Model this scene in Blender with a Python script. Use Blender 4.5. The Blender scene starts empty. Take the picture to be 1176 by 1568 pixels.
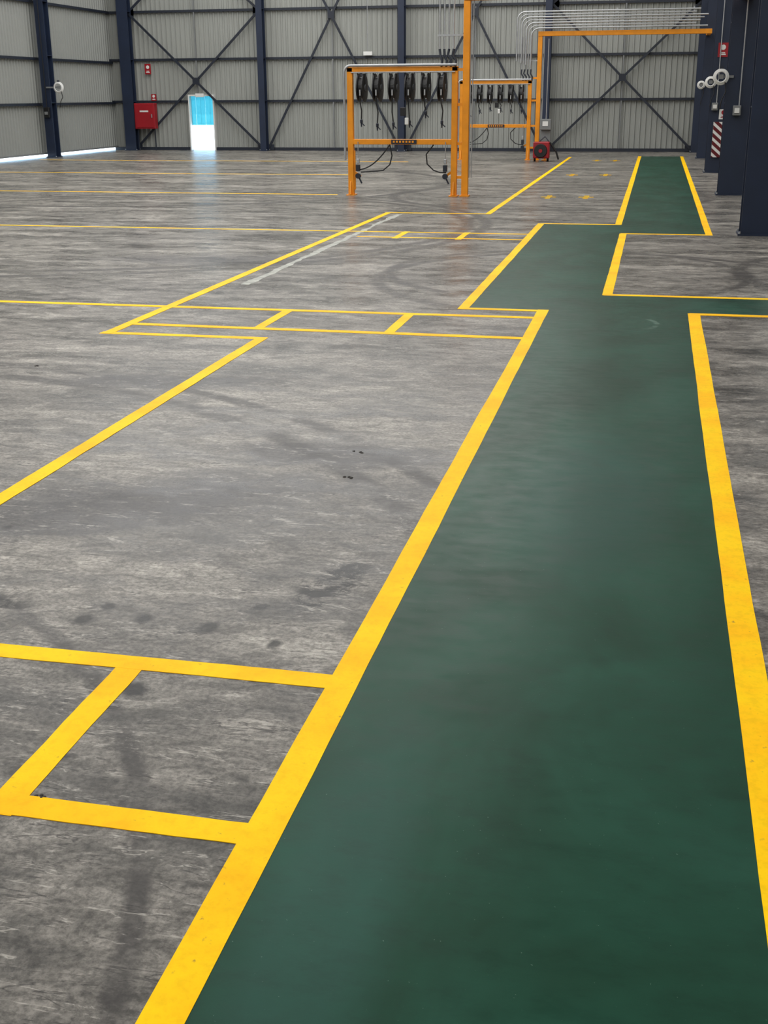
import bpy, bmesh, math, random
from mathutils import Vector, Matrix
random.seed(7)
sc=bpy.context.scene
try:
    sc.view_settings.view_transform='Standard'; sc.view_settings.look='None'
except Exception: pass
def lin(c):
    c=c/255.0
    return c/12.92 if c<=.04045 else ((c+.055)/1.055)**2.4
def rgb(r,g,b): return (lin(r),lin(g),lin(b),1)

# ---------------------------------------------------------------- materials
def mat(name,col,rough=.5,metal=0,var=.12,scale=3.0,bump=0.0,emit=None,es=0):
    m=bpy.data.materials.new(name); m.use_nodes=True
    nt=m.node_tree; b=nt.nodes['Principled BSDF']
    tc=nt.nodes.new('ShaderNodeTexCoord'); n=nt.nodes.new('ShaderNodeTexNoise')
    n.inputs['Scale'].default_value=scale; n.inputs['Detail'].default_value=3
    nt.links.new(tc.outputs['Object'],n.inputs['Vector'])
    r=nt.nodes.new('ShaderNodeValToRGB')
    r.color_ramp.elements[0].position=.3; r.color_ramp.elements[1].position=.7
    r.color_ramp.elements[0].color=tuple(max(0,c*(1-var)) for c in col[:3])+(1,)
    r.color_ramp.elements[1].color=tuple(min(1,c*(1+var)) for c in col[:3])+(1,)
    nt.links.new(n.outputs['Fac'],r.inputs['Fac']); nt.links.new(r.outputs['Color'],b.inputs['Base Color'])
    b.inputs['Roughness'].default_value=rough; b.inputs['Metallic'].default_value=metal
    if emit:
        b.inputs['Emission Color'].default_value=emit; b.inputs['Emission Strength'].default_value=es
    return m

def N(nt,t,**k):
    n=nt.nodes.new(t)
    for a,v in k.items(): setattr(n,a,v)
    return n
def noise(nt,vec,scale,detail=8,rough=.6,dist=0):
    n=N(nt,'ShaderNodeTexNoise'); n.inputs['Scale'].default_value=scale; n.inputs['Detail'].default_value=detail
    n.inputs['Roughness'].default_value=rough; n.inputs['Distortion'].default_value=dist
    nt.links.new(vec,n.inputs['Vector']); return n.outputs['Fac']
def mapping(nt,vec,scale=(1,1,1),rot=(0,0,0),loc=(0,0,0)):
    n=N(nt,'ShaderNodeMapping'); n.inputs['Scale'].default_value=scale; n.inputs['Rotation'].default_value=rot; n.inputs['Location'].default_value=loc
    nt.links.new(vec,n.inputs['Vector']); return n.outputs['Vector']
def ramp(nt,fac,stops):
    n=N(nt,'ShaderNodeValToRGB'); e=n.color_ramp.elements
    while len(e)<len(stops): e.new(.5)
    for i,(p,c) in enumerate(stops):
        e[i].position=p; e[i].color=c if isinstance(c,tuple) else (c,c,c,1)
    nt.links.new(fac,n.inputs['Fac']); return n.outputs['Color']
def mix(nt,a,b,fac,mode='MIX'):
    n=N(nt,'ShaderNodeMix',data_type='RGBA',blend_type=mode)
    for s,v in ((0,fac),(6,a),(7,b)):
        if hasattr(v,'links'): nt.links.new(v,n.inputs[s])
        else: n.inputs[s].default_value=v
    return n.outputs[2]
def math_(nt,op,a,b=0.0):
    n=N(nt,'ShaderNodeMath',operation=op)
    for i,v in ((0,a),(1,b)):
        if hasattr(v,'links'): nt.links.new(v,n.inputs[i])
        else: n.inputs[i].default_value=v
    return n.outputs[0]
def dist2(nt,vec,cx,cy,rx,ry,rot=0):
    mp=N(nt,'ShaderNodeMapping',vector_type='TEXTURE'); mp.inputs['Location'].default_value=(cx,cy,0); mp.inputs['Scale'].default_value=(rx,ry,1e3); mp.inputs['Rotation'].default_value=(0,0,rot)
    nt.links.new(vec,mp.inputs['Vector'])
    l=N(nt,'ShaderNodeVectorMath',operation='LENGTH'); nt.links.new(mp.outputs[0],l.inputs[0]); return l.outputs['Value']
def blob(nt,vec,cx,cy,rx,ry,rot=0,soft=.45):
    return ramp(nt,dist2(nt,vec,cx,cy,rx,ry,rot),[(soft,1.0),(1.0,0.0)])
def ring(nt,vec,cx,cy,rad,w):
    d=math_(nt,'ABSOLUTE',math_(nt,'SUBTRACT',dist2(nt,vec,cx,cy,1,1),rad))
    return ramp(nt,d,[(w*.4,1.0),(w,0.0)])

def concrete():
    m=bpy.data.materials.new('concrete_slab'); m.use_nodes=True; nt=m.node_tree; b=nt.nodes['Principled BSDF']
    P=N(nt,'ShaderNodeTexCoord').outputs['Object']
    wob=N(nt,'ShaderNodeTexNoise'); wob.inputs['Scale'].default_value=2.5; wob.inputs['Detail'].default_value=4; nt.links.new(P,wob.inputs['Vector'])
    sub=N(nt,'ShaderNodeVectorMath',operation='SUBTRACT'); nt.links.new(wob.outputs['Color'],sub.inputs[0]); sub.inputs[1].default_value=(.5,.5,.5)
    scl=N(nt,'ShaderNodeVectorMath',operation='SCALE'); scl.inputs['Scale'].default_value=.6; nt.links.new(sub.outputs[0],scl.inputs[0])
    addv=N(nt,'ShaderNodeVectorMath',operation='ADD'); nt.links.new(P,addv.inputs[0]); nt.links.new(scl.outputs[0],addv.inputs[1])
    W=addv.outputs[0]
    streak=noise(nt,mapping(nt,W,(.42,1.4,1),(0,0,.08)),1.7,7,.66)
    fine=noise(nt,mapping(nt,P,(1,1.9,1),(0,0,.15)),4.5,8,.74,.6)
    grain=noise(nt,P,42,3,.75)
    patch=noise(nt,mapping(nt,W,(.5,.9,1),loc=(3.1,7.7,0)),.6,3,.5)
    base=ramp(nt,streak,[(.36,rgb(94,91,86)),(.45,rgb(114,110,104)),(.53,rgb(132,127,120)),(.64,rgb(156,151,143))])
    base=mix(nt,base,ramp(nt,fine,[(.40,.42),(.48,.82),(.53,1.0),(.62,1.35)]),.8,'MULTIPLY')
    base=mix(nt,base,ramp(nt,grain,[(.38,.5),(.5,.95),(.60,1.35)]),.7,'MULTIPLY')
    base=mix(nt,base,ramp(nt,patch,[(.40,.55),(.52,1.0)]),.6,'MULTIPLY')
    # long soft stains
    st=blob(nt,W,-2.75,5.75,1.5,.55,.55)
    st=math_(nt,'MAXIMUM',st,blob(nt,W,-1.9,6.9,.9,.35,0))
    st=math_(nt,'MAXIMUM',st,blob(nt,W,-3.6,8.6,1.2,.3,.1))
    st=math_(nt,'MAXIMUM',st,blob(nt,W,-5.6,15.6,2.2,.6,.1))
    base=mix(nt,base,rgb(54,53,56),math_(nt,'MULTIPLY',st,.66))
    # tyre arcs
    ta=None
    for cx,cy,r,w in ((-6.0,3.0,5.6,.11),(-6.0,3.0,5.95,.09),(-.6,14.6,2.6,.12),(-1.0,15.2,2.2,.1),(-9,20,6.0,.16),(-9.2,20,6.5,.14),(-2.2,27,3.4,.16),(3.6,15.5,2.5,.14),(-12,30,7,.2),(-4.5,1.5,3.4,.05)):
        q=ring(nt,P,cx,cy,r,w); ta=q if ta is None else math_(nt,'MAXIMUM',ta,q)
    ta=math_(nt,'MULTIPLY',ta,ramp(nt,streak,[(.42,0.0),(.52,1.0)]))
    base=mix(nt,base,rgb(52,49,48),math_(nt,'MULTIPLY',ta,.75))
    # scuff lines
    for rot,sc_,col,amt,seed in ((.7,(1,5,1),rgb(186,181,172),.6,0),(-.8,(1,4.5,1),rgb(40,38,37),.8,5),(.12,(.7,5,1),rgb(36,34,34),.75,9)):
        n1=noise(nt,mapping(nt,P,sc_,(0,0,rot),(seed,seed*2,0)),1.6,4,.62,.5)
        rid=ramp(nt,math_(nt,'ABSOLUTE',math_(nt,'SUBTRACT',n1,.5)),[(.0,1.0),(.014,0.0)])
        base=mix(nt,base,col,math_(nt,'MULTIPLY',math_(nt,'MULTIPLY',rid,ramp(nt,fine,[(.49,0.0),(.55,1.0)])),amt))
    # grime blotches, footprints, drips
    v=N(nt,'ShaderNodeTexVoronoi'); v.inputs['Scale'].default_value=2.4
    s2=N(nt,'ShaderNodeVectorMath',operation='SCALE'); s2.inputs['Scale'].default_value=.05
    w2=N(nt,'ShaderNodeTexNoise'); w2.inputs['Scale'].default_value=18; w2.inputs['Detail'].default_value=2; nt.links.new(P,w2.inputs['Vector']); nt.links.new(w2.outputs['Color'],s2.inputs[0])
    a2=N(nt,'ShaderNodeVectorMath',operation='ADD'); nt.links.new(P,a2.inputs[0]); nt.links.new(s2.outputs[0],a2.inputs[1]); V2=a2.outputs[0]; nt.links.new(V2,v.inputs['Vector'])
    spot=math_(nt,'MULTIPLY',ramp(nt,v.outputs['Distance'],[(.03,1.0),(.10,0.0)]),ramp(nt,v.outputs['Color'],[(.48,0.0),(.54,1.0)]))
    for cx,cy,r in ((-2.25,4.27,.06),(-2.0,4.33,.05),(-1.7,4.3,.06),(-2.2,4.42,.04),(-1.38,4.2,.045),(-1.78,3.72,.065),(-1.55,4.55,.035)):
        spot=math_(nt,'MAXIMUM',spot,blob(nt,V2,cx+.025,cy+.025,r,r*1.2,0,.5))
    base=mix(nt,base,rgb(32,31,31),math_(nt,'MULTIPLY',spot,.85))
    gr=math_(nt,'MAXIMUM',blob(nt,V2,-1.29,4.87,.15,.42,-.15,.6),blob(nt,V2,-2.75,4.35,.3,.15,0,.3))
    gr=math_(nt,'MULTIPLY',gr,ramp(nt,fine,[(.47,1.0),(.52,0.0)]))
    base=mix(nt,base,rgb(28,27,27),math_(nt,'MULTIPLY',gr,.9))
    nt.links.new(base,b.inputs['Base Color'])
    nt.links.new(ramp(nt,streak,[(.38,.24),(.62,.38)]),b.inputs['Roughness'])
    b.inputs['Specular IOR Level'].default_value=.12
    bp=N(nt,'ShaderNodeBump'); bp.inputs['Strength'].default_value=.05; bp.inputs['Distance'].default_value=.002
    nt.links.new(fine,bp.inputs['Height']); nt.links.new(bp.outputs['Normal'],b.inputs['Normal'])
    return m
def green():
    m=bpy.data.materials.new('green_floor_paint'); m.use_nodes=True; nt=m.node_tree; b=nt.nodes['Principled BSDF']
    P=N(nt,'ShaderNodeTexCoord').outputs['Object']
    a=noise(nt,mapping(nt,P,(1,.7,1)),1.3,4,.6,.4); f=noise(nt,mapping(nt,P,(1,2,1)),5,7,.7); g=noise(nt,P,95,2,.6)
    c=ramp(nt,a,[(.38,rgb(16,54,38)),(.52,rgb(20,62,46)),(.66,rgb(27,71,55))])
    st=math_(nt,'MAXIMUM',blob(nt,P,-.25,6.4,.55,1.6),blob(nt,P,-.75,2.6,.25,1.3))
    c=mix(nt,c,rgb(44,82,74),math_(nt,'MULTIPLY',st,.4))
    c=mix(nt,c,ramp(nt,f,[(.36,.7),(.5,1.0),(.66,1.15)]),.45,'MULTIPLY')
    arcp=math_(nt,'MULTIPLY',math_(nt,'MULTIPLY',ring(nt,P,-.3,11.75,.42,.035),blob(nt,P,.05,11.8,.4,.42)),ramp(nt,f,[(.46,0.0),(.54,1.0)]))
    c=mix(nt,c,rgb(100,124,112),math_(nt,'MULTIPLY',arcp,.5))
    c=mix(nt,c,rgb(110,135,122),math_(nt,'MULTIPLY',ramp(nt,g,[(.74,0.0),(.78,1.0)]),.6))
    nt.links.new(c,b.inputs['Base Color']); b.inputs['Specular IOR Level'].default_value=.09
    nt.links.new(ramp(nt,f,[(.35,.30),(.65,.40)]),b.inputs['Roughness'])
    bp=N(nt,'ShaderNodeBump'); bp.inputs['Strength'].default_value=.05; bp.inputs['Distance'].default_value=.003
    nt.links.new(g,bp.inputs['Height']); nt.links.new(bp.outputs['Normal'],b.inputs['Normal'])
    return m
def yellow(name,k=1.0,wear=(.63,.72)):
    m=bpy.data.materials.new(name); m.use_nodes=True; nt=m.node_tree; b=nt.nodes['Principled BSDF']
    P=N(nt,'ShaderNodeTexCoord').outputs['Object']
    a=noise(nt,P,2.0,3,.6); f=noise(nt,P,22,6,.7); g=noise(nt,P,90,2,.7)
    c=ramp(nt,a,[(.38,(1.0*k,.51*k,.002,1)),(.6,(1.0*k,.62*k,.003,1))])
    c=mix(nt,c,ramp(nt,f,[(.38,.82),(.52,1.0)]),.5,'MULTIPLY')
    c=mix(nt,c,rgb(105,92,60),math_(nt,'MULTIPLY',ramp(nt,f,[(wear[0],0.0),(wear[1],1.0)]),.65))
    nt.links.new(c,b.inputs['Base Color']); b.inputs['Roughness'].default_value=.5; b.inputs['Specular IOR Level'].default_value=.06
    bp=N(nt,'ShaderNodeBump'); bp.inputs['Strength'].default_value=.2; bp.inputs['Distance'].default_value=.003
    nt.links.new(g,bp.inputs['Height']); nt.links.new(bp.outputs['Normal'],b.inputs['Normal'])
    return m
M_conc=concrete(); M_green=green(); M_yel=yellow('yellow_line_paint'); M_yelw=yellow('worn_yellow_paint',.6,(.5,.58))
M_sheet=mat('corrugated_sheet',rgb(146,148,143),.55,.0,.04,.5)
M_sheetL=mat('corrugated_sheet_side',rgb(140,142,138),.55,.0,.04,.5)
M_blue=mat('navy_steel',rgb(22,34,56),.5,.0,.15,2)
M_dark=mat('dark_steel',rgb(26,32,44),.5,.0,.15,2)
M_orange=mat('safety_orange_steel',rgb(232,145,10),.5,0,.1,4)
M_black=mat('black_rubber',rgb(14,14,16),.5,0,.2,6)
M_gal=mat('galvanised_pipe',rgb(170,172,174),.4,.5,.1,6)
M_red=mat('red_enamel',rgb(146,12,26),.45,0,.08,3)
M_white=mat('white_plastic',rgb(215,215,212),.5,0,.05,5)
M_grey=mat('grey_enclosure',rgb(115,117,117),.5,0,.08,4)
M_ceil=mat('ceiling_sheet',rgb(130,132,130),.6,0,.05,1)
M_out=mat('outdoor_concrete',rgb(225,225,222),.8,0,.05,1)
M_fade=mat('faded_line_residue',rgb(150,151,142),.55,0,.35,8)
M_lamp=mat('skylight_sheet',rgb(235,238,240),.5,0,.02,1)
m=bpy.data.materials.new('cyan_strip_curtain'); m.use_nodes=True; nt=m.node_tree; nt.nodes.clear()
o=N(nt,'ShaderNodeOutputMaterial'); t=N(nt,'ShaderNodeBsdfTransparent'); t2=N(nt,'ShaderNodeBsdfTranslucent'); mx=N(nt,'ShaderNodeMixShader')
wv=N(nt,'ShaderNodeTexNoise'); wv.inputs['Scale'].default_value=6
cr=N(nt,'ShaderNodeValToRGB'); cr.color_ramp.elements[0].color=(.13,.34,.38,1); cr.color_ramp.elements[1].color=(.20,.42,.44,1); nt.links.new(wv.outputs['Fac'],cr.inputs['Fac'])
nt.links.new(cr.outputs[0],t.inputs[0]); nt.links.new(cr.outputs[0],t2.inputs[0]); mx.inputs[0].default_value=.5
nt.links.new(t.outputs[0],mx.inputs[1]); nt.links.new(t2.outputs[0],mx.inputs[2]); nt.links.new(mx.outputs[0],o.inputs[0]); M_cyan=m

# ---------------------------------------------------------------- mesh builder
class B:
    def __init__(s,name): s.name=name; s.v=[]; s.f=[]; s.fm=[]; s.m=[]; s.sm=[]
    def mi(s,m):
        if m not in s.m: s.m.append(m)
        return s.m.index(m)
    def add(s,vs,fs,m,smooth=False):
        o=len(s.v); s.v+= [tuple(v) for v in vs]
        for f in fs: s.f.append([i+o for i in f]); s.fm.append(s.mi(m)); s.sm.append(smooth)
    def box(s,x0,x1,y0,y1,z0,z1,m,bev=0):
        if bev:
            bm=bmesh.new(); bmesh.ops.create_cube(bm,size=1)
            for v in bm.verts: v.co=Vector(((x0+x1)/2+v.co.x*(x1-x0),(y0+y1)/2+v.co.y*(y1-y0),(z0+z1)/2+v.co.z*(z1-z0)))
            bmesh.ops.bevel(bm,geom=bm.edges[:],offset=bev,segments=2,affect='EDGES',profile=.5)
            bm.verts.index_update(); s.add([v.co for v in bm.verts],[[v.index for v in f.verts] for f in bm.faces],m); bm.free(); return
        s.add([(x,y,z) for x in (x0,x1) for y in (y0,y1) for z in (z0,z1)],
              [(0,1,3,2),(4,6,7,5),(0,4,5,1),(2,3,7,6),(0,2,6,4),(1,5,7,3)],m)
    def bar(s,a,b,w,h,m,up=Vector((0,1,0))):
        a=Vector(a);b=Vector(b);d=(b-a).normalized(); u=d.cross(up)
        if u.length<1e-3: u=d.cross(Vector((1,0,0)))
        u.normalize(); v=d.cross(u).normalized()
        vs=[p+u*i*w/2+v*j*h/2 for p in (a,b) for i,j in ((-1,-1),(1,-1),(1,1),(-1,1))]
        s.add(vs,[(0,3,2,1),(4,5,6,7),(0,1,5,4),(1,2,6,5),(2,3,7,6),(3,0,4,7)],m)
    def tube(s,pts,r,m,n=8,closed=False):
        pts=[Vector(p) for p in pts]; rings=[]
        L=len(pts); prev=None
        for i,p in enumerate(pts):
            if closed: d=(pts[(i+1)%L]-pts[i-1])
            else: d=(pts[min(i+1,L-1)]-pts[max(i-1,0)])
            d.normalize()
            if prev is None:
                u=d.cross(Vector((0,0,1)))
                if u.length<.1: u=d.cross(Vector((0,1,0)))
            else: u=prev-d*prev.dot(d)
            u.normalize(); prev=u; w=d.cross(u)
            rings.append([p+(u*math.cos(2*math.pi*k/n)+w*math.sin(2*math.pi*k/n))*r for k in range(n)])
        vs=[v for R in rings for v in R]; fs=[]
        for i in range(L if closed else L-1):
            j=(i+1)%L
            for k in range(n): fs.append((i*n+k,i*n+(k+1)%n,j*n+(k+1)%n,j*n+k))
        s.add(vs,fs,m,True)
        if not closed: s.add(rings[0],[tuple(range(n))],m); s.add(rings[-1],[tuple(range(n))],m)
    def lathe(s,c,axis,prof,m,n=28):
        c=Vector(c);ax=Vector(axis).normalized(); u=ax.cross(Vector((0,0,1)))
        if u.length<.1: u=ax.cross(Vector((0,1,0)))
        u.normalize(); w=ax.cross(u); vs=[]
        for o,r in prof:
            for k in range(n): a=2*math.pi*k/n; vs.append(c+ax*o+(u*math.cos(a)+w*math.sin(a))*r)
        fs=[]
        for i in range(len(prof)-1):
            for k in range(n): fs.append((i*n+k,i*n+(k+1)%n,(i+1)*n+(k+1)%n,(i+1)*n+k))
        fs.append(tuple(range(n))); fs.append(tuple((len(prof)-1)*n+k for k in range(n)))
        s.add(vs,fs,m)
    def done(s,parent=None):
        me=bpy.data.meshes.new(s.name); me.from_pydata(s.v,[],s.f)
        for m in s.m: me.materials.append(m)
        for p,i,sm in zip(me.polygons,s.fm,s.sm): p.material_index=i; p.use_smooth=sm
        me.update(); bm=bmesh.new(); bm.from_mesh(me); bmesh.ops.recalc_face_normals(bm,faces=bm.faces[:]); bm.to_mesh(me); bm.free()
        ob=bpy.data.objects.new(s.name,me); sc.collection.objects.link(ob)
        if parent: ob.parent=parent
        return ob
def empty(name,loc=(0,0,0)):
    e=bpy.data.objects.new(name,None); sc.collection.objects.link(e); return e

# ---------------------------------------------------------------- floor & markings
XL,XR,YF,YB,H=-22.05,10.0,-8.0,48.7,10.2
b=B('floor'); b.box(XL-.3,XR+.3,YF-.3,YB+.3,-.3,0,M_conc); b.done()
b=B('green_walkway')
for x0,x1,y0,y1 in [(-1.025,.48,-4,12.33),(-1.85,-.42,12.33,21.08),(-.42,8,12.33,13.5),(-.42,.9,19.72,45.0),(-.54,-.42,21.08,45.0)]:
    b.box(x0,x1,y0,y1,0,.0015,M_green)
b.done()
b=B('yellow_floor_markings')
def line(x0,y0,x1,y1,w=.105,z=.003,m=M_yel,bb=None,jit=.0022):
    bb=bb or b
    a=Vector((x0,y0,0));c=Vector((x1,y1,0));d=c-a;L=d.length;d/=L;n=Vector((-d.y,d.x,0))
    k=max(2,int(L/.07)); 
    if L>15: k=int(L/.2)
    o1=o2=0; vs=[];fs=[]
    for i in range(k+1):
        o1=o1*.8+random.uniform(-jit,jit)*.8; o2=o2*.8+random.uniform(-jit,jit)*.8
        p=a+d*L*i/k
        for q,zz in ((p+n*(w/2+o1),0),(p+n*(w/2+o1),z),(p-n*(w/2+o2),z),(p-n*(w/2+o2),0)): vs.append((q.x,q.y,zz))
        if i:
            s=4*(i-1);t=4*i
            fs+=[(s,t,t+1,s+1),(s+1,t+1,t+2,s+2),(s+2,t+2,t+3,s+3)]
    fs+=[(0,1,2,3),(4*k,4*k+3,4*k+2,4*k+1)]
    bb.add(vs,fs,m)
A,Bz,C=.0030,.0024,.0020
line(-1.025,-4,-1.025,12.38,.115,A); line(.48,-4,.48,12.42,.12,A)
line(-8,3.9,-1.0,3.93,.11,Bz); line(-8,2.9,-1.0,2.92,.11,Bz); line(-1.87,2.86,-1.87,3.95,.11,C)
line(-12,11.84,-1.0,11.9,.105,Bz); line(-4.9,10.86,-1.0,10.82,.105,Bz); line(-5.0,10.38,-3.37,10.38,.1,C)
line(-3.42,-2,-3.42,10.42,.105,A); line(-4.93,10.34,-4.86,22.72,.11,A)
line(-3.61,10.8,-3.61,11.86,.1,C); line(-2.33,10.8,-2.33,11.86,.1,C)
line(-4.9,22.68,-2.95,22.72,.1,Bz); line(-2.97,22.65,-2.92,44.2,.105,A)
line(-1.9,12.32,-1.0,12.32,.1,.0026); line(-1.85,12.28,-1.84,21.1,.11,.0034); line(-1.85,21.08,-.5,21.12)
line(-.54,21.1,-.54,45,.11,.0036); line(.9,19.7,.9,45,.11,.0036)
line(-.42,13.44,-.42,19.72,.11,.0036); line(-.46,13.48,9.5,13.5); line(.44,12.38,9.5,12.38,.11,.0034)
line(-.46,19.72,.95,19.74)
line(-19,19.36,-1.85,19.4,.09,Bz); line(-4.5,18.65,-1.88,18.62,.08,Bz); line(-3.87,18.5,-3.87,19.5,.1,C); line(-2.88,18.5,-2.88,19.5,.1,C)
line(-21.3,26.75,-6.9,26.75,.1); line(-21.3,33.6,-8,33.6,.1); line(-21.3,40.5,-8,40.5,.1)
for x,y in [(-2.2,26.75),(-1.4,26.8),(-2.2,34.3),(-1.3,34.4),(-1.9,42),(-1.3,42)]:
    line(x,y-.45,x,y+.45,.11,C,M_yelw); line(x-.16,y,x+.16,y,.2,Bz,M_yelw)
b.done()
b=B('faded_floor_stripe'); line(-4.62,13.5,-4.6,22.4,.11,.0015,M_fade,b,.02); b.done()
b=B('floor_debris')
M_deb=mat('dry_debris',rgb(42,38,34),.8,0,.3,20)
for x,y,r in [(-1.63,6.43,.02),(-1.66,6.95,.016),(-1.71,6.97,.012),(-4.9,8.9,.018),(-1.78,2.98,.012)]:
    for k in range(4):
        a=random.uniform(0,6.28); bx=x+math.cos(a)*r*1.2; by=y+math.sin(a)*r*.6
        b.lathe((bx,by,0),(0,0,1),[(0,r*.6),(r*.15,r*.5),(r*.3,r*.2)],M_deb,9)
b.done()

# ---------------------------------------------------------------- walls
def corr(bb,axis,c,a0,a1,z0,z1,m,sgn=1,per=.2,dep=.045):
    n=max(1,int(round((a1-a0)/per))); pr=[]
    per=(a1-a0)/n
    for i in range(n):
        s=a0+i*per; pr+=[(s,0),(s+per*.56,0),(s+per*.68,dep),(s+per*.88,dep)]
    pr.append((a1,0))
    vs=[];fs=[]
    for s,d in pr:
        for z in (z0,z1): vs.append((s,c-d*sgn,z) if axis=='x' else (c-d*sgn,s,z))
    for i in range(len(pr)-1): fs.append((2*i,2*i+2,2*i+3,2*i+1))
    bb.add(vs,fs,m)
b=B('wall_back')
DX0,DX1,DZ=-18.66,-17.66,2.1
corr(b,'x',YB,XL,DX0,0.0,H,M_sheet); corr(b,'x',YB,DX1,XR,0,H,M_sheet); corr(b,'x',YB,DX0,DX1,DZ,H,M_sheet)
b.done()
b=B('wall_left'); corr(b,'y',XL,YF,YB,.11,H,M_sheetL,-1); b.done()
b=B('wall_right'); b.box(XR,XR+.15,YF,YB,0,H,M_sheet); b.done()
b=B('wall_front'); b.box(XL,XR,YF-.15,YF,0,H,M_sheet); b.done()
b=B('ceiling'); b.box(XL-.3,XR+.3,YF-.3,YB+.3,H,H+.2,M_ceil); b.done()
b=B('outdoor_ground'); b.box(-90,60,YB+.35,150,-.35,-.05,M_out); b.box(-90,XL-.35,-60,YB+.35,-.35,-.05,M_out); b.done()
b=B('trim_back_girts')
for z in (1.9,3.5,5.3,7.1,8.9):
    for x0,x1 in (((XL,DX0-.06),(DX1+.06,XR)) if z<2 else ((XL,XR),)):
        b.box(x0,x1,YB-.14,YB-.05,z-.045,z+.045,M_dark)
b.box(XL,DX0-.07,YB-.16,YB-.05,0,.12,M_dark); b.box(DX1+.07,XR,YB-.16,YB-.05,0,.12,M_dark)
b.done()
b=B('trim_left_girts')
for z in (1.85,3.4,5.3,7.1,8.9): b.box(XL+.05,XL+.14,YF,YB-.1,z-.045,z+.045,M_dark)
b.box(XL+.05,XL+.12,YF,YB-.1,.11,.17,M_grey)
b.done()
COLX=[-21.15,-15.45,-9.8,-4.2,1.4]
def hcol(x,y,w=.32,d=.34,h=9.9,along='y',t=.03,name='steel_column',plates=True):
    b=B(name)
    b.box(x-w/2,x+w/2,y-d/2,y-d/2+t,0,h,M_blue); b.box(x-w/2,x+w/2,y+d/2-t,y+d/2,0,h,M_blue); b.box(x-t/2,x+t/2,y-d/2+t,y+d/2-t,0,h,M_blue)
    if plates:
        b.box(x-w/2-.04,x+w/2+.04,y-d/2-.04,y+d/2+.04,0,.03,M_blue)
        for sx in (-1,1):
            for sy in (-1,1): b.lathe((x+sx*(w/2+.015),y+sy*(d/2+.01),.03),(0,0,1),[(0,.018),(.03,.018)],M_gal,6)
        for z in (1.9,3.5,5.3): b.box(x-w/2+.01,x+w/2-.01,y-d/2+t,y+d/2-t,z-.01,z+.01,M_blue)
    return b.done()
for i,x in enumerate(COLX): hcol(x,YB-.42,.46 if i==0 else .25,.36)
for y in (42.2,36.2,30.2,24.2,18.2,12.2,6.2): hcol(XL+.45,y,.33,.42)
b=B('wall_cross_bracing')
yb=YB-.22
for i in range(4):
    xa,xb=COLX[i]+.12,COLX[i+1]-.12; xm=(xa+xb)/2
    b.bar((xm,YB-.11,2.2 if i==0 else .1),(xm,YB-.11,9.9),.05,.05,M_grey)
    if i in (0,3): segs=[(0.1,5.25),(5.3,9.9)]
    else: segs=[(.1,9.98)]
    for z0,z1 in segs:
        b.bar((xa,yb,z0),(xb,yb,z1),.085,.05,M_dark); b.bar((xa,yb-.06,z1),(xb,yb-.06,z0),.085,.05,M_dark)
        zm=(z0+z1)/2; b.box(xm-.13,xm+.13,yb-.08,yb+.02,zm-.13,zm+.13,M_dark)
        for xx in (xa,xb):
            for zz in (z0,z1): b.box(min(xx,xx+(.22 if xx==xa else -.22)),max(xx,xx+(.22 if xx==xa else -.22)),yb-.01,yb+.01,max(.02,zz-.14),min(9.98,zz+.14),M_dark)
b.done()
RC=[19.95,27.95,35.95,43.95]
for y in [3.95,11.95]+RC: hcol(1.37+.27,y,.54,.42,t=.035)
b=B('column_tie_bracing')
for y0,y1 in zip(RC[:-1],RC[1:]):
    b.bar((1.75,y0+.22,6.0),(1.75,y1-.22,6.0),.2,.2,M_blue,Vector((0,0,1)))
b.bar((1.75,43.95+.22,5.3),(1.75,YB-.62,5.3),.2,.2,M_blue,Vector((0,0,1)))
b.done()

# ---------------------------------------------------------------- door
d=empty('door_1')
b=B('door_frame')
b.box(DX0-.05,DX0,YB-.2,YB+.05,0,DZ+.06,M_white); b.box(DX1,DX1+.05,YB-.2,YB+.05,0,DZ+.06,M_white); b.box(DX0,DX1,YB-.2,YB+.05,DZ,DZ+.06,M_white)
b.done(d)
b=B('tinted_strips')
for k in range(5):
    x=DX0+.001+k*.1996; b.box(x,x+.199,YB+.01+.008*(k%2),YB+.014+.008*(k%2),.98,DZ,M_cyan)
b.done(d)
b=B('closer_lamp'); b.box(-18.36,-18.0,YB-.28,YB-.2,DZ-.04,DZ+.1,M_white,.01); b.done(d)

# ---------------------------------------------------------------- wall fittings
def sign(x,z,w,h,y,name='fire_safety_sign',base=M_red,glyph=M_white):
    b=B(name); b.box(x-w/2,x+w/2,y-.012,y,z-h/2,z+h/2,base)
    f=y-.014
    b.lathe((x,f,z+h*.18),(0,1,0),[(-.002,w*.26),(.002,w*.26)],glyph,18)
    b.box(x-w*.3,x+w*.3,f-.002,f+.002,z-h*.36,z-h*.28,glyph); b.box(x-w*.22,x+w*.22,f-.002,f+.002,z-h*.24,z-h*.17,glyph)
    return b.done()
sign(-20.38,3.15,.26,.4,YB-.15); sign(-20.2,2.06,.22,.26,YB-.15)
b=B('fire_hose_cabinet')
x0,x1=-20.9,-20.02; yb0=YB-.62
b.box(x0,x1,yb0,YB-.32,.85,1.84,M_red,.02)
b.box(x0+.05,x1-.05,yb0-.02,yb0,.9,1.79,M_red,.008); b.box(x1-.13,x1-.1,yb0-.06,yb0-.02,1.28,1.42,M_gal)
b.box(x0+.25,x0+.62,yb0-.026,yb0-.02,1.5,1.56,M_white)
for xx in (x0+.08,x1-.08): b.box(xx-.02,xx+.02,YB-.5,YB-.46,0,.86,M_dark)
b.done()
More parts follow.
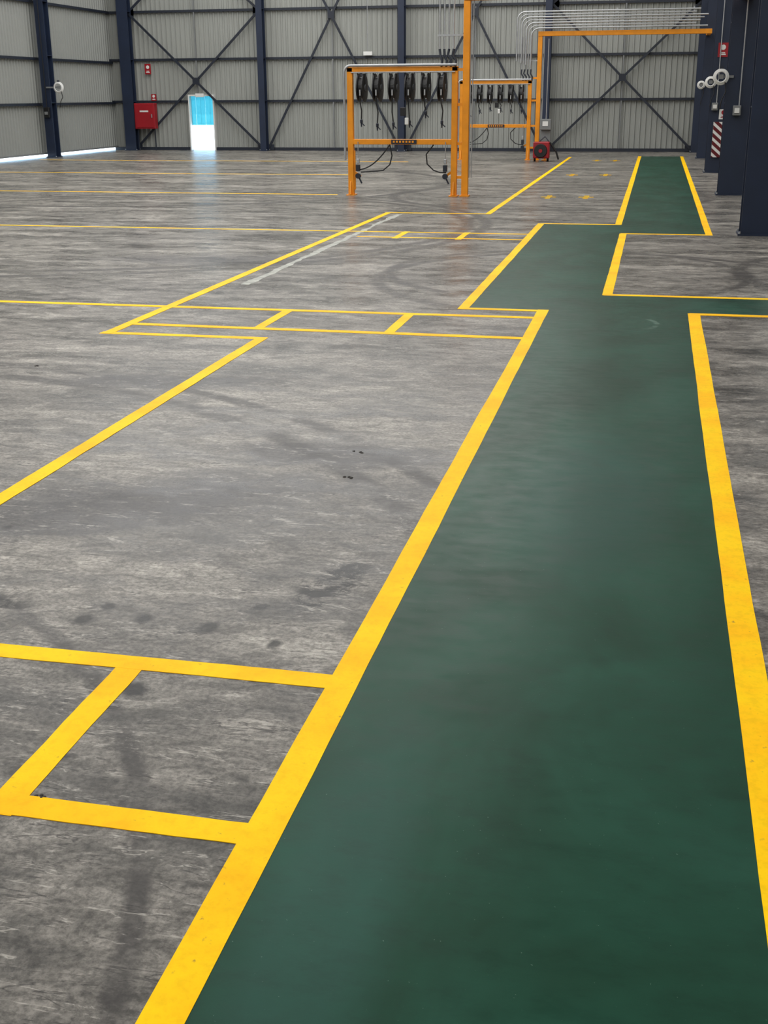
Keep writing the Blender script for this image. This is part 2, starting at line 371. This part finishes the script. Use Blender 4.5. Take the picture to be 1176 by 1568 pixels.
b=B('wall_junction_box'); b.box(-11.35,-11.0,YB-.3,YB-.15,3.56,3.7,M_white,.01); b.tube([(-11.2,YB-.2,3.7),(-11.2,YB-.2,9.9)],.012,M_gal); b.done()

def coil(x,y,z,R,xw,name='hose_coil'):
    b=B(name)
    for k in range(3):
        r=R-.02*k; o=-.015*k
        b.tube([(x+r*math.cos(a),y+o,z+r*math.sin(a)) for a in [2*math.pi*i/28 for i in range(28)]],.017,M_white,7,True)
    b.box(min(x,xw),max(x,xw),y+.02,y+.05,z-.02,z+.03,M_grey); b.box(x-.05,x+.05,y-.02,y+.04,z-.04,z+.05,M_grey)
    b.box(x-.04,x+.04,y-.01,y+.03,z+R-.05,z+R+.06,M_dark)
    b.tube([(x+R*.6,y-.03,z-R*.7),(x+R*.8,y-.03,z-R-.15),(x+.05,y-.03,z-R-.3),(x+.02,y-.02,z-R-.5)],.012,M_black,6)
    return b.done()
coil(1.24,RC[1]-.29,2.42,.15,1.5); coil(1.34,RC[2]-.29,2.38,.14,1.5); coil(1.34,RC[3]-.29,2.36,.12,1.5)
coil(XL+1.0,42.2-.29,2.42,.18,XL+.5,)
b=B('column_switch_box'); b.box(XL+.36,XL+.56,41.85,41.97,1.4,1.75,M_black,.01); b.box(XL+.4,XL+.52,41.83,41.85,1.5,1.6,M_grey); b.tube([(XL+.46,41.94,1.75),(XL+.46,41.94,6)],.014,M_black); b.done()
for y,x in ((RC[1],1.62),(RC[2],1.5)):
    b=B('column_switch_box'); b.box(x-.08,x+.08,y-.34,y-.22,1.65,1.85,M_grey,.01); b.tube([(x+.04,y-.26,1.85),(x+.04,y-.26,6)],.014,M_gal); b.box(x-.05,x+.05,y-.36,y-.34,1.7,1.8,M_white); b.done()
sign(1.6,3.2,.26,.36,RC[2]-.22); sign(1.75,1.55,.24,.26,RC[2]-.22,'warning_safety_sign',M_white,M_red)
b=B('hazard_stripe_board')
x0,x1,z0,z1=1.5,1.9,.42,1.35; y=RC[2]-.3
b.box(x0,x1,y,y+.02,z0,z1,M_white); b.box(x0+.1,x0+.14,y+.02,y+.075,z0+.1,z1-.1,M_dark); b.box(x1-.14,x1-.1,y+.02,y+.075,z0+.1,z1-.1,M_dark)
M_hz=mat('hazard_dark_red',rgb(90,8,20),.4,0,.05,3)
def clip(poly,f):
    out=[]
    for i in range(len(poly)):
        a=poly[i];c=poly[(i+1)%len(poly)];fa,fc=f(a),f(c)
        if fa>=0: out.append(a)
        if fa*fc<0: t=fa/(fa-fc); out.append((a[0]+(c[0]-a[0])*t,a[1]+(c[1]-a[1])*t))
    return out
for k in range(-3,9):
    zz=z0+k*.2
    poly=[(x0,zz+.34),(x1,zz),(x1,zz+.11),(x0,zz+.45)]
    poly=clip(poly,lambda p:p[1]-z0)
    if poly: poly=clip(poly,lambda p:z1-p[1])
    if len(poly)>2: b.add([(p[0],y-.002,p[1]) for p in poly],[tuple(range(len(poly)))],M_hz)
b.done()

# ---------------------------------------------------------------- hose-reel service frames
def arc(p0,p1,sag,n=14):
    p0=Vector(p0);p1=Vector(p1); return [p0.lerp(p1,i/n)+Vector((0,0,-sag*4*(i/n)*(1-i/n))) for i in range(n+1)]
def reel_frame(xl,xr,y,top,mid,tall_x,tall_z,nre,cond_top):
    e=empty('hose_reel_gantry')
    b=B('steel_frame'); w=.125
    b.box(xl,xl+w,y-w/2,y+w/2,0.02,top,M_orange,.008); b.box(xr-w,xr,y-w/2,y+w/2,.02,top,M_orange,.008)
    b.box(xl,xr,y-w/2,y+w/2,top-.09,top+.01,M_orange,.008)
    b.box(xl+w,xr-w,y-w/2,y+w/2,mid-.06,mid+.05,M_orange,.008)
    for x in (xl,xr-w):
        b.box(x-.03,x+w+.03,y-.14,y+.14,0,.02,M_orange)
        for q in (-1,1): b.bar((x+w/2,y+q*.06,.3),(x+w/2,y+q*.13,.02),.03,.03,M_orange,Vector((1,0,0)))
    b.bar((xl+w,y,.50),(xl+w+.15,y,.40),.05,.05,M_orange); b.bar((xr-w,y,.50),(xr-w-.15,y,.40),.05,.05,M_orange)
    b.box(xl+w-.01,xl+w+.03,y-.03,y+.03,.12,.95,M_orange)
    b.done(e)
    b=B('tall_post'); b.box(tall_x-.07,tall_x+.07,y-.07,y+.07,0,tall_z,M_orange,.008); b.box(tall_x-.1,tall_x+.1,y-.12,y+.12,0,.025,M_orange)
    for z in (.4,1.1,1.9,2.6): b.box(xr-.02,tall_x-.06,y-.03,y+.03,z-.03,z+.03,M_orange)
    b.done(e)
    b=B('hose_reels'); c=B('hanging_hoses'); sp=(xr-xl-.66)/(nre-1)
    R=.29
    for i in range(nre):
        x=xl+.32+i*sp; z=top-.41
        b.lathe((x,y+.0,z),(1,0,0),[(-.075,R*.55),(-.07,R),(-.045,R),(-.04,R*.75),(.04,R*.75),(.045,R),(.07,R),(.075,R*.55)],M_black,26)
        b.lathe((x,y+.0,z),(1,0,0),[(-.09,.04),(-.09,.07),(.09,.07),(.09,.04)],M_grey,14)
        b.box(x-.1,x-.09,y-.03,y+.03,z-.05,top-.09,M_dark); b.box(x+.09,x+.1,y-.03,y+.03,z-.05,top-.09,M_dark)
        b.box(x+.02,x+.045,y-R-.05,y-R-.01,z-.16,z-.04,M_gal)
        zb=z-R-random.uniform(.05,.45)
        c.tube([(x+.03,y-R-.01,z-.05),(x+.03,y-R-.02,z-R),(x+.03+random.uniform(-.03,.05),y-R,(z-R+zb)/2),(x+.05,y-R,zb)],.014,M_black,6)
        c.lathe((x+.05,y-R,zb),(0,0,-1),[(0,.015),(.02,.03),(.07,.03),(.09,.018),(.16,.012)],M_dark,9)
        c.bar((x+.05,y-R,zb-.07),(x+.12,y-R,zb-.14),.02,.025,M_dark)
    c.tube(arc((xl+.95,y-.09,mid-.06),(xl+.25,y-.09,.55),.12),.015,M_black,6)
    c.tube([(xl+.95,y-.09,mid-.06),(xl+1.0,y-.09,.85),(xl+.95,y-.09,.66),(xl+.8,y-.09,.54),(xl+.6,y-.09,.52),(xl+.3,y-.09,.5)],.015,M_black,6)
    c.tube([(xr-.5,y-.09,mid-.06),(xr-.66,y-.09,.88),(xr-.64,y-.09,.68),(xr-.5,y-.09,.55),(xr-.35,y-.09,.5),(xr-.22,y-.09,.5)],.015,M_black,6)
    for x in (xl+.24,xr-.24):
        c.lathe((x,y-.11,.42),(0,1,0),[(-.03,.03),(-.03,.06),(.03,.06),(.03,.03)],M_dark,12); c.box(x-.045,x+.045,y-.15,y-.07,.52,.66,M_dark,.01); c.box(x-.03,x+.03,y-.13,y-.07,.68,.78,M_gal,.01)
        c.bar((x,y-.1,.42),(x+.08,y-.1,.26),.03,.03,M_dark); c.tube([(x,y-.09,.78),(x,y-.09,mid)],.01,M_gal,6)
    b.done(e); c.done(e)
    p=B('conduits')
    px=xl-.05
    P=[(px,y-.1,.75),(px,y-.1,top-.12)]+[(px+.14*(1-math.cos(a)),y-.1,top-.12+.16*math.sin(a)) for a in [math.pi/2*k/6 for k in range(1,7)]]+[(xr-.02,y-.1,top+.04)]
    p.tube(P,.026,M_gal,10)
    p.tube([(xl+.1,y-.09,top-.1),(xr-.05,y-.09,top-.1)],.014,M_gal,8)
    for k in range(4):
        x=tall_x-.58+k*.10
        p.tube([(x,y+.0,top+.34),(x,y+.0,cond_top)],.018,M_gal,8)
        p.tube([(x,y,top+.35),(x+random.uniform(-.03,.03),y-.02,top+.22),(x+.06,y-.04,top+.12),(x+.05,y-.05,top+.0)],.026,M_dark,6)
    for k in range(2):
        p.tube([(tall_x+.09+.05*k,y-.03,.4),(tall_x+.09+.05*k,y-.03,tall_z)],.012,M_gal,8)
    p.box(tall_x-.62,tall_x-.07,y-.02,y+.05,top+.6,top+.64,M_gal)
    p.done(e)
    s=B('name_plate'); cx=(xl+xr)/2+.05
    s.box(cx-.28,cx+.28,y-.085,y-.064,mid-.045,mid+.045,M_dark)
    for k in range(7): s.box(cx-.24+k*.07,cx-.2+k*.07,y-.09,y-.085,mid-.02,mid+.02,M_orange)
    s.done(e)
    s=B('tag_and_pendant'); s.tube([(cx+.12,y-.35,top-.3),(cx+.12,y-.35,1.9)],.008,M_black,6); s.box(cx+.08,cx+.16,y-.38,y-.33,1.5,1.64,M_white,.01); s.box(cx-.02,cx+.1,y-.38,y-.33,1.68,1.85,M_black,.01); s.tube([(cx+.12,y-.35,top-.3),(cx+.12,y,top-.05)],.008,M_black,6); s.done(e)
    return e
Y1=26.7; Y2=42.1
reel_frame(-6.62,-4.2,Y1,2.66,1.14,-4.02,3.94,6,7.0)
reel_frame(-6.55,-4.15,Y2,2.52,1.1,-3.92,3.88,6,3.86)
b=B('overhead_beam'); b.box(-4.09,1.9,Y1-.08,Y1+.08,3.945,4.12,M_orange,.01); b.box(1.5,1.8,Y1+.08,27.72,3.95,4.10,M_orange); b.done()
b=B('overhead_beam'); b.box(-3.99,1.5,Y2-.07,Y2+.07,3.885,4.03,M_orange,.01); b.box(1.37,1.5,Y2+.07,43.72,3.9,4.03,M_orange); b.done()
b=B('overhead_conduit_run')
for k in range(7):
    z=4.12+k*.085; xx=-4.2-k*.08; yy=Y2-.2+k*.03
    xe=1.35-.12*((k*3)%4)
    P=[(xe,yy,z),(xx+.25,yy,z)]+[(xx+.25-.25*math.sin(a),yy,z-.25*(1-math.cos(a))) for a in [math.pi/2*q/6 for q in range(1,7)]]+[(xx,yy,2.95+.03*k)]
    b.tube(P,.018 if k%2 else .024,M_gal,7)
for x in (-1.5,.9): b.box(x-.02,x+.02,Y2-.02,Y2+.02,4.035,4.7,M_gal)
b.done()
b=B('control_cabinet'); yc=Y2-.12
b.box(-3.8,-3.44,yc-.25,yc-.02,.98,1.32,M_grey,.015); b.box(-3.78,-3.46,yc-.1,yc+.0,.6,.98,M_grey,.01); b.box(-3.65,-3.59,yc-.08,yc-.02,0,.6,M_orange); b.box(-3.72,-3.52,yc-.15,yc+.05,0,.02,M_orange)
b.box(-3.72,-3.54,yc-.262,yc-.25,1.1,1.25,M_white); b.tube([(-3.62,yc-.1,1.32),(-3.62,yc-.1,3.8)],.015,M_gal); b.done()
b=B('red_hose_reel_cart'); yc=Y2-.2
b.box(-3.95,-3.42,yc-.75,yc-.4,.1,.62,M_red,.03); b.lathe((-3.7,yc-.76,.34),(0,1,0),[(-.05,.1),(-.05,.2),(0,.22),(.03,.22)],M_black,24); b.lathe((-3.7,yc-.82,.34),(0,1,0),[(-.01,.06),(.02,.06)],M_red,16)
for x in (-3.9,-3.47): b.lathe((x,yc-.58,.09),(1,0,0),[(-.03,.09),(.03,.09)],M_black,16)
b.tube([(-3.42,yc-.6,.6),(-3.2,yc-.6,.3),(-3.12,yc-.6,.06)],.03,M_black,8); b.tube([(-3.8,yc-.42,.6),(-3.6,yc-.42,.78),(-3.45,yc-.42,.6)],.02,M_dark,8)
b.done()

# ---------------------------------------------------------------- lights: translucent roof sheeting
def area(x,y,sx,sy,p,col=(1,.995,.985)):
    l=bpy.data.lights.new('skylight_light','AREA'); l.shape='RECTANGLE'; l.size=sx; l.size_y=sy; l.energy=p; l.color=col
    o=bpy.data.objects.new('skylight_light',l); o.location=(x,y,H-.12); sc.collection.objects.link(o)
    b=B('skylight_panel'); b.box(x-sx/2,x+sx/2,y-sy/2,y+sy/2,H-.07,H-.01,M_lamp); b.done()
for y,p in ((1.5,1060),(20,1120),(38.5,1480)):
    area(-11.5,y,19,18,p*2.0); area(4.5,y,9,18,p*.5)
s=bpy.data.lights.new('sun','SUN'); s.energy=14; s.angle=.02; o=bpy.data.objects.new('sun',s); sc.collection.objects.link(o)
dirv=Vector((.25,-.22,-1)); o.rotation_euler=dirv.to_track_quat('-Z','Y').to_euler()
w=bpy.data.worlds.new('sky'); sc.world=w; w.use_nodes=True; nt=w.node_tree; bg=nt.nodes['Background']
bg.inputs['Color'].default_value=(.45,.72,1,1); bg.inputs['Strength'].default_value=4

# ---------------------------------------------------------------- camera
R=((.97711,.06483,-.20262),(.21266,-.32302,.92219),(-.00567,-.94417,-.32941))
cd=bpy.data.cameras.new('camera'); cam=bpy.data.objects.new('camera',cd); sc.collection.objects.link(cam)
Mx=Matrix(((R[0][0],-R[0][1],-R[0][2],0),(R[1][0],-R[1][1],-R[1][2],0),(R[2][0],-R[2][1],-R[2][2],2.1),(0,0,0,1)))
cam.matrix_world=Mx
cd.sensor_fit='VERTICAL'; cd.sensor_height=36; cd.lens=1830/1568*36; cd.clip_end=400
sc.camera=cam
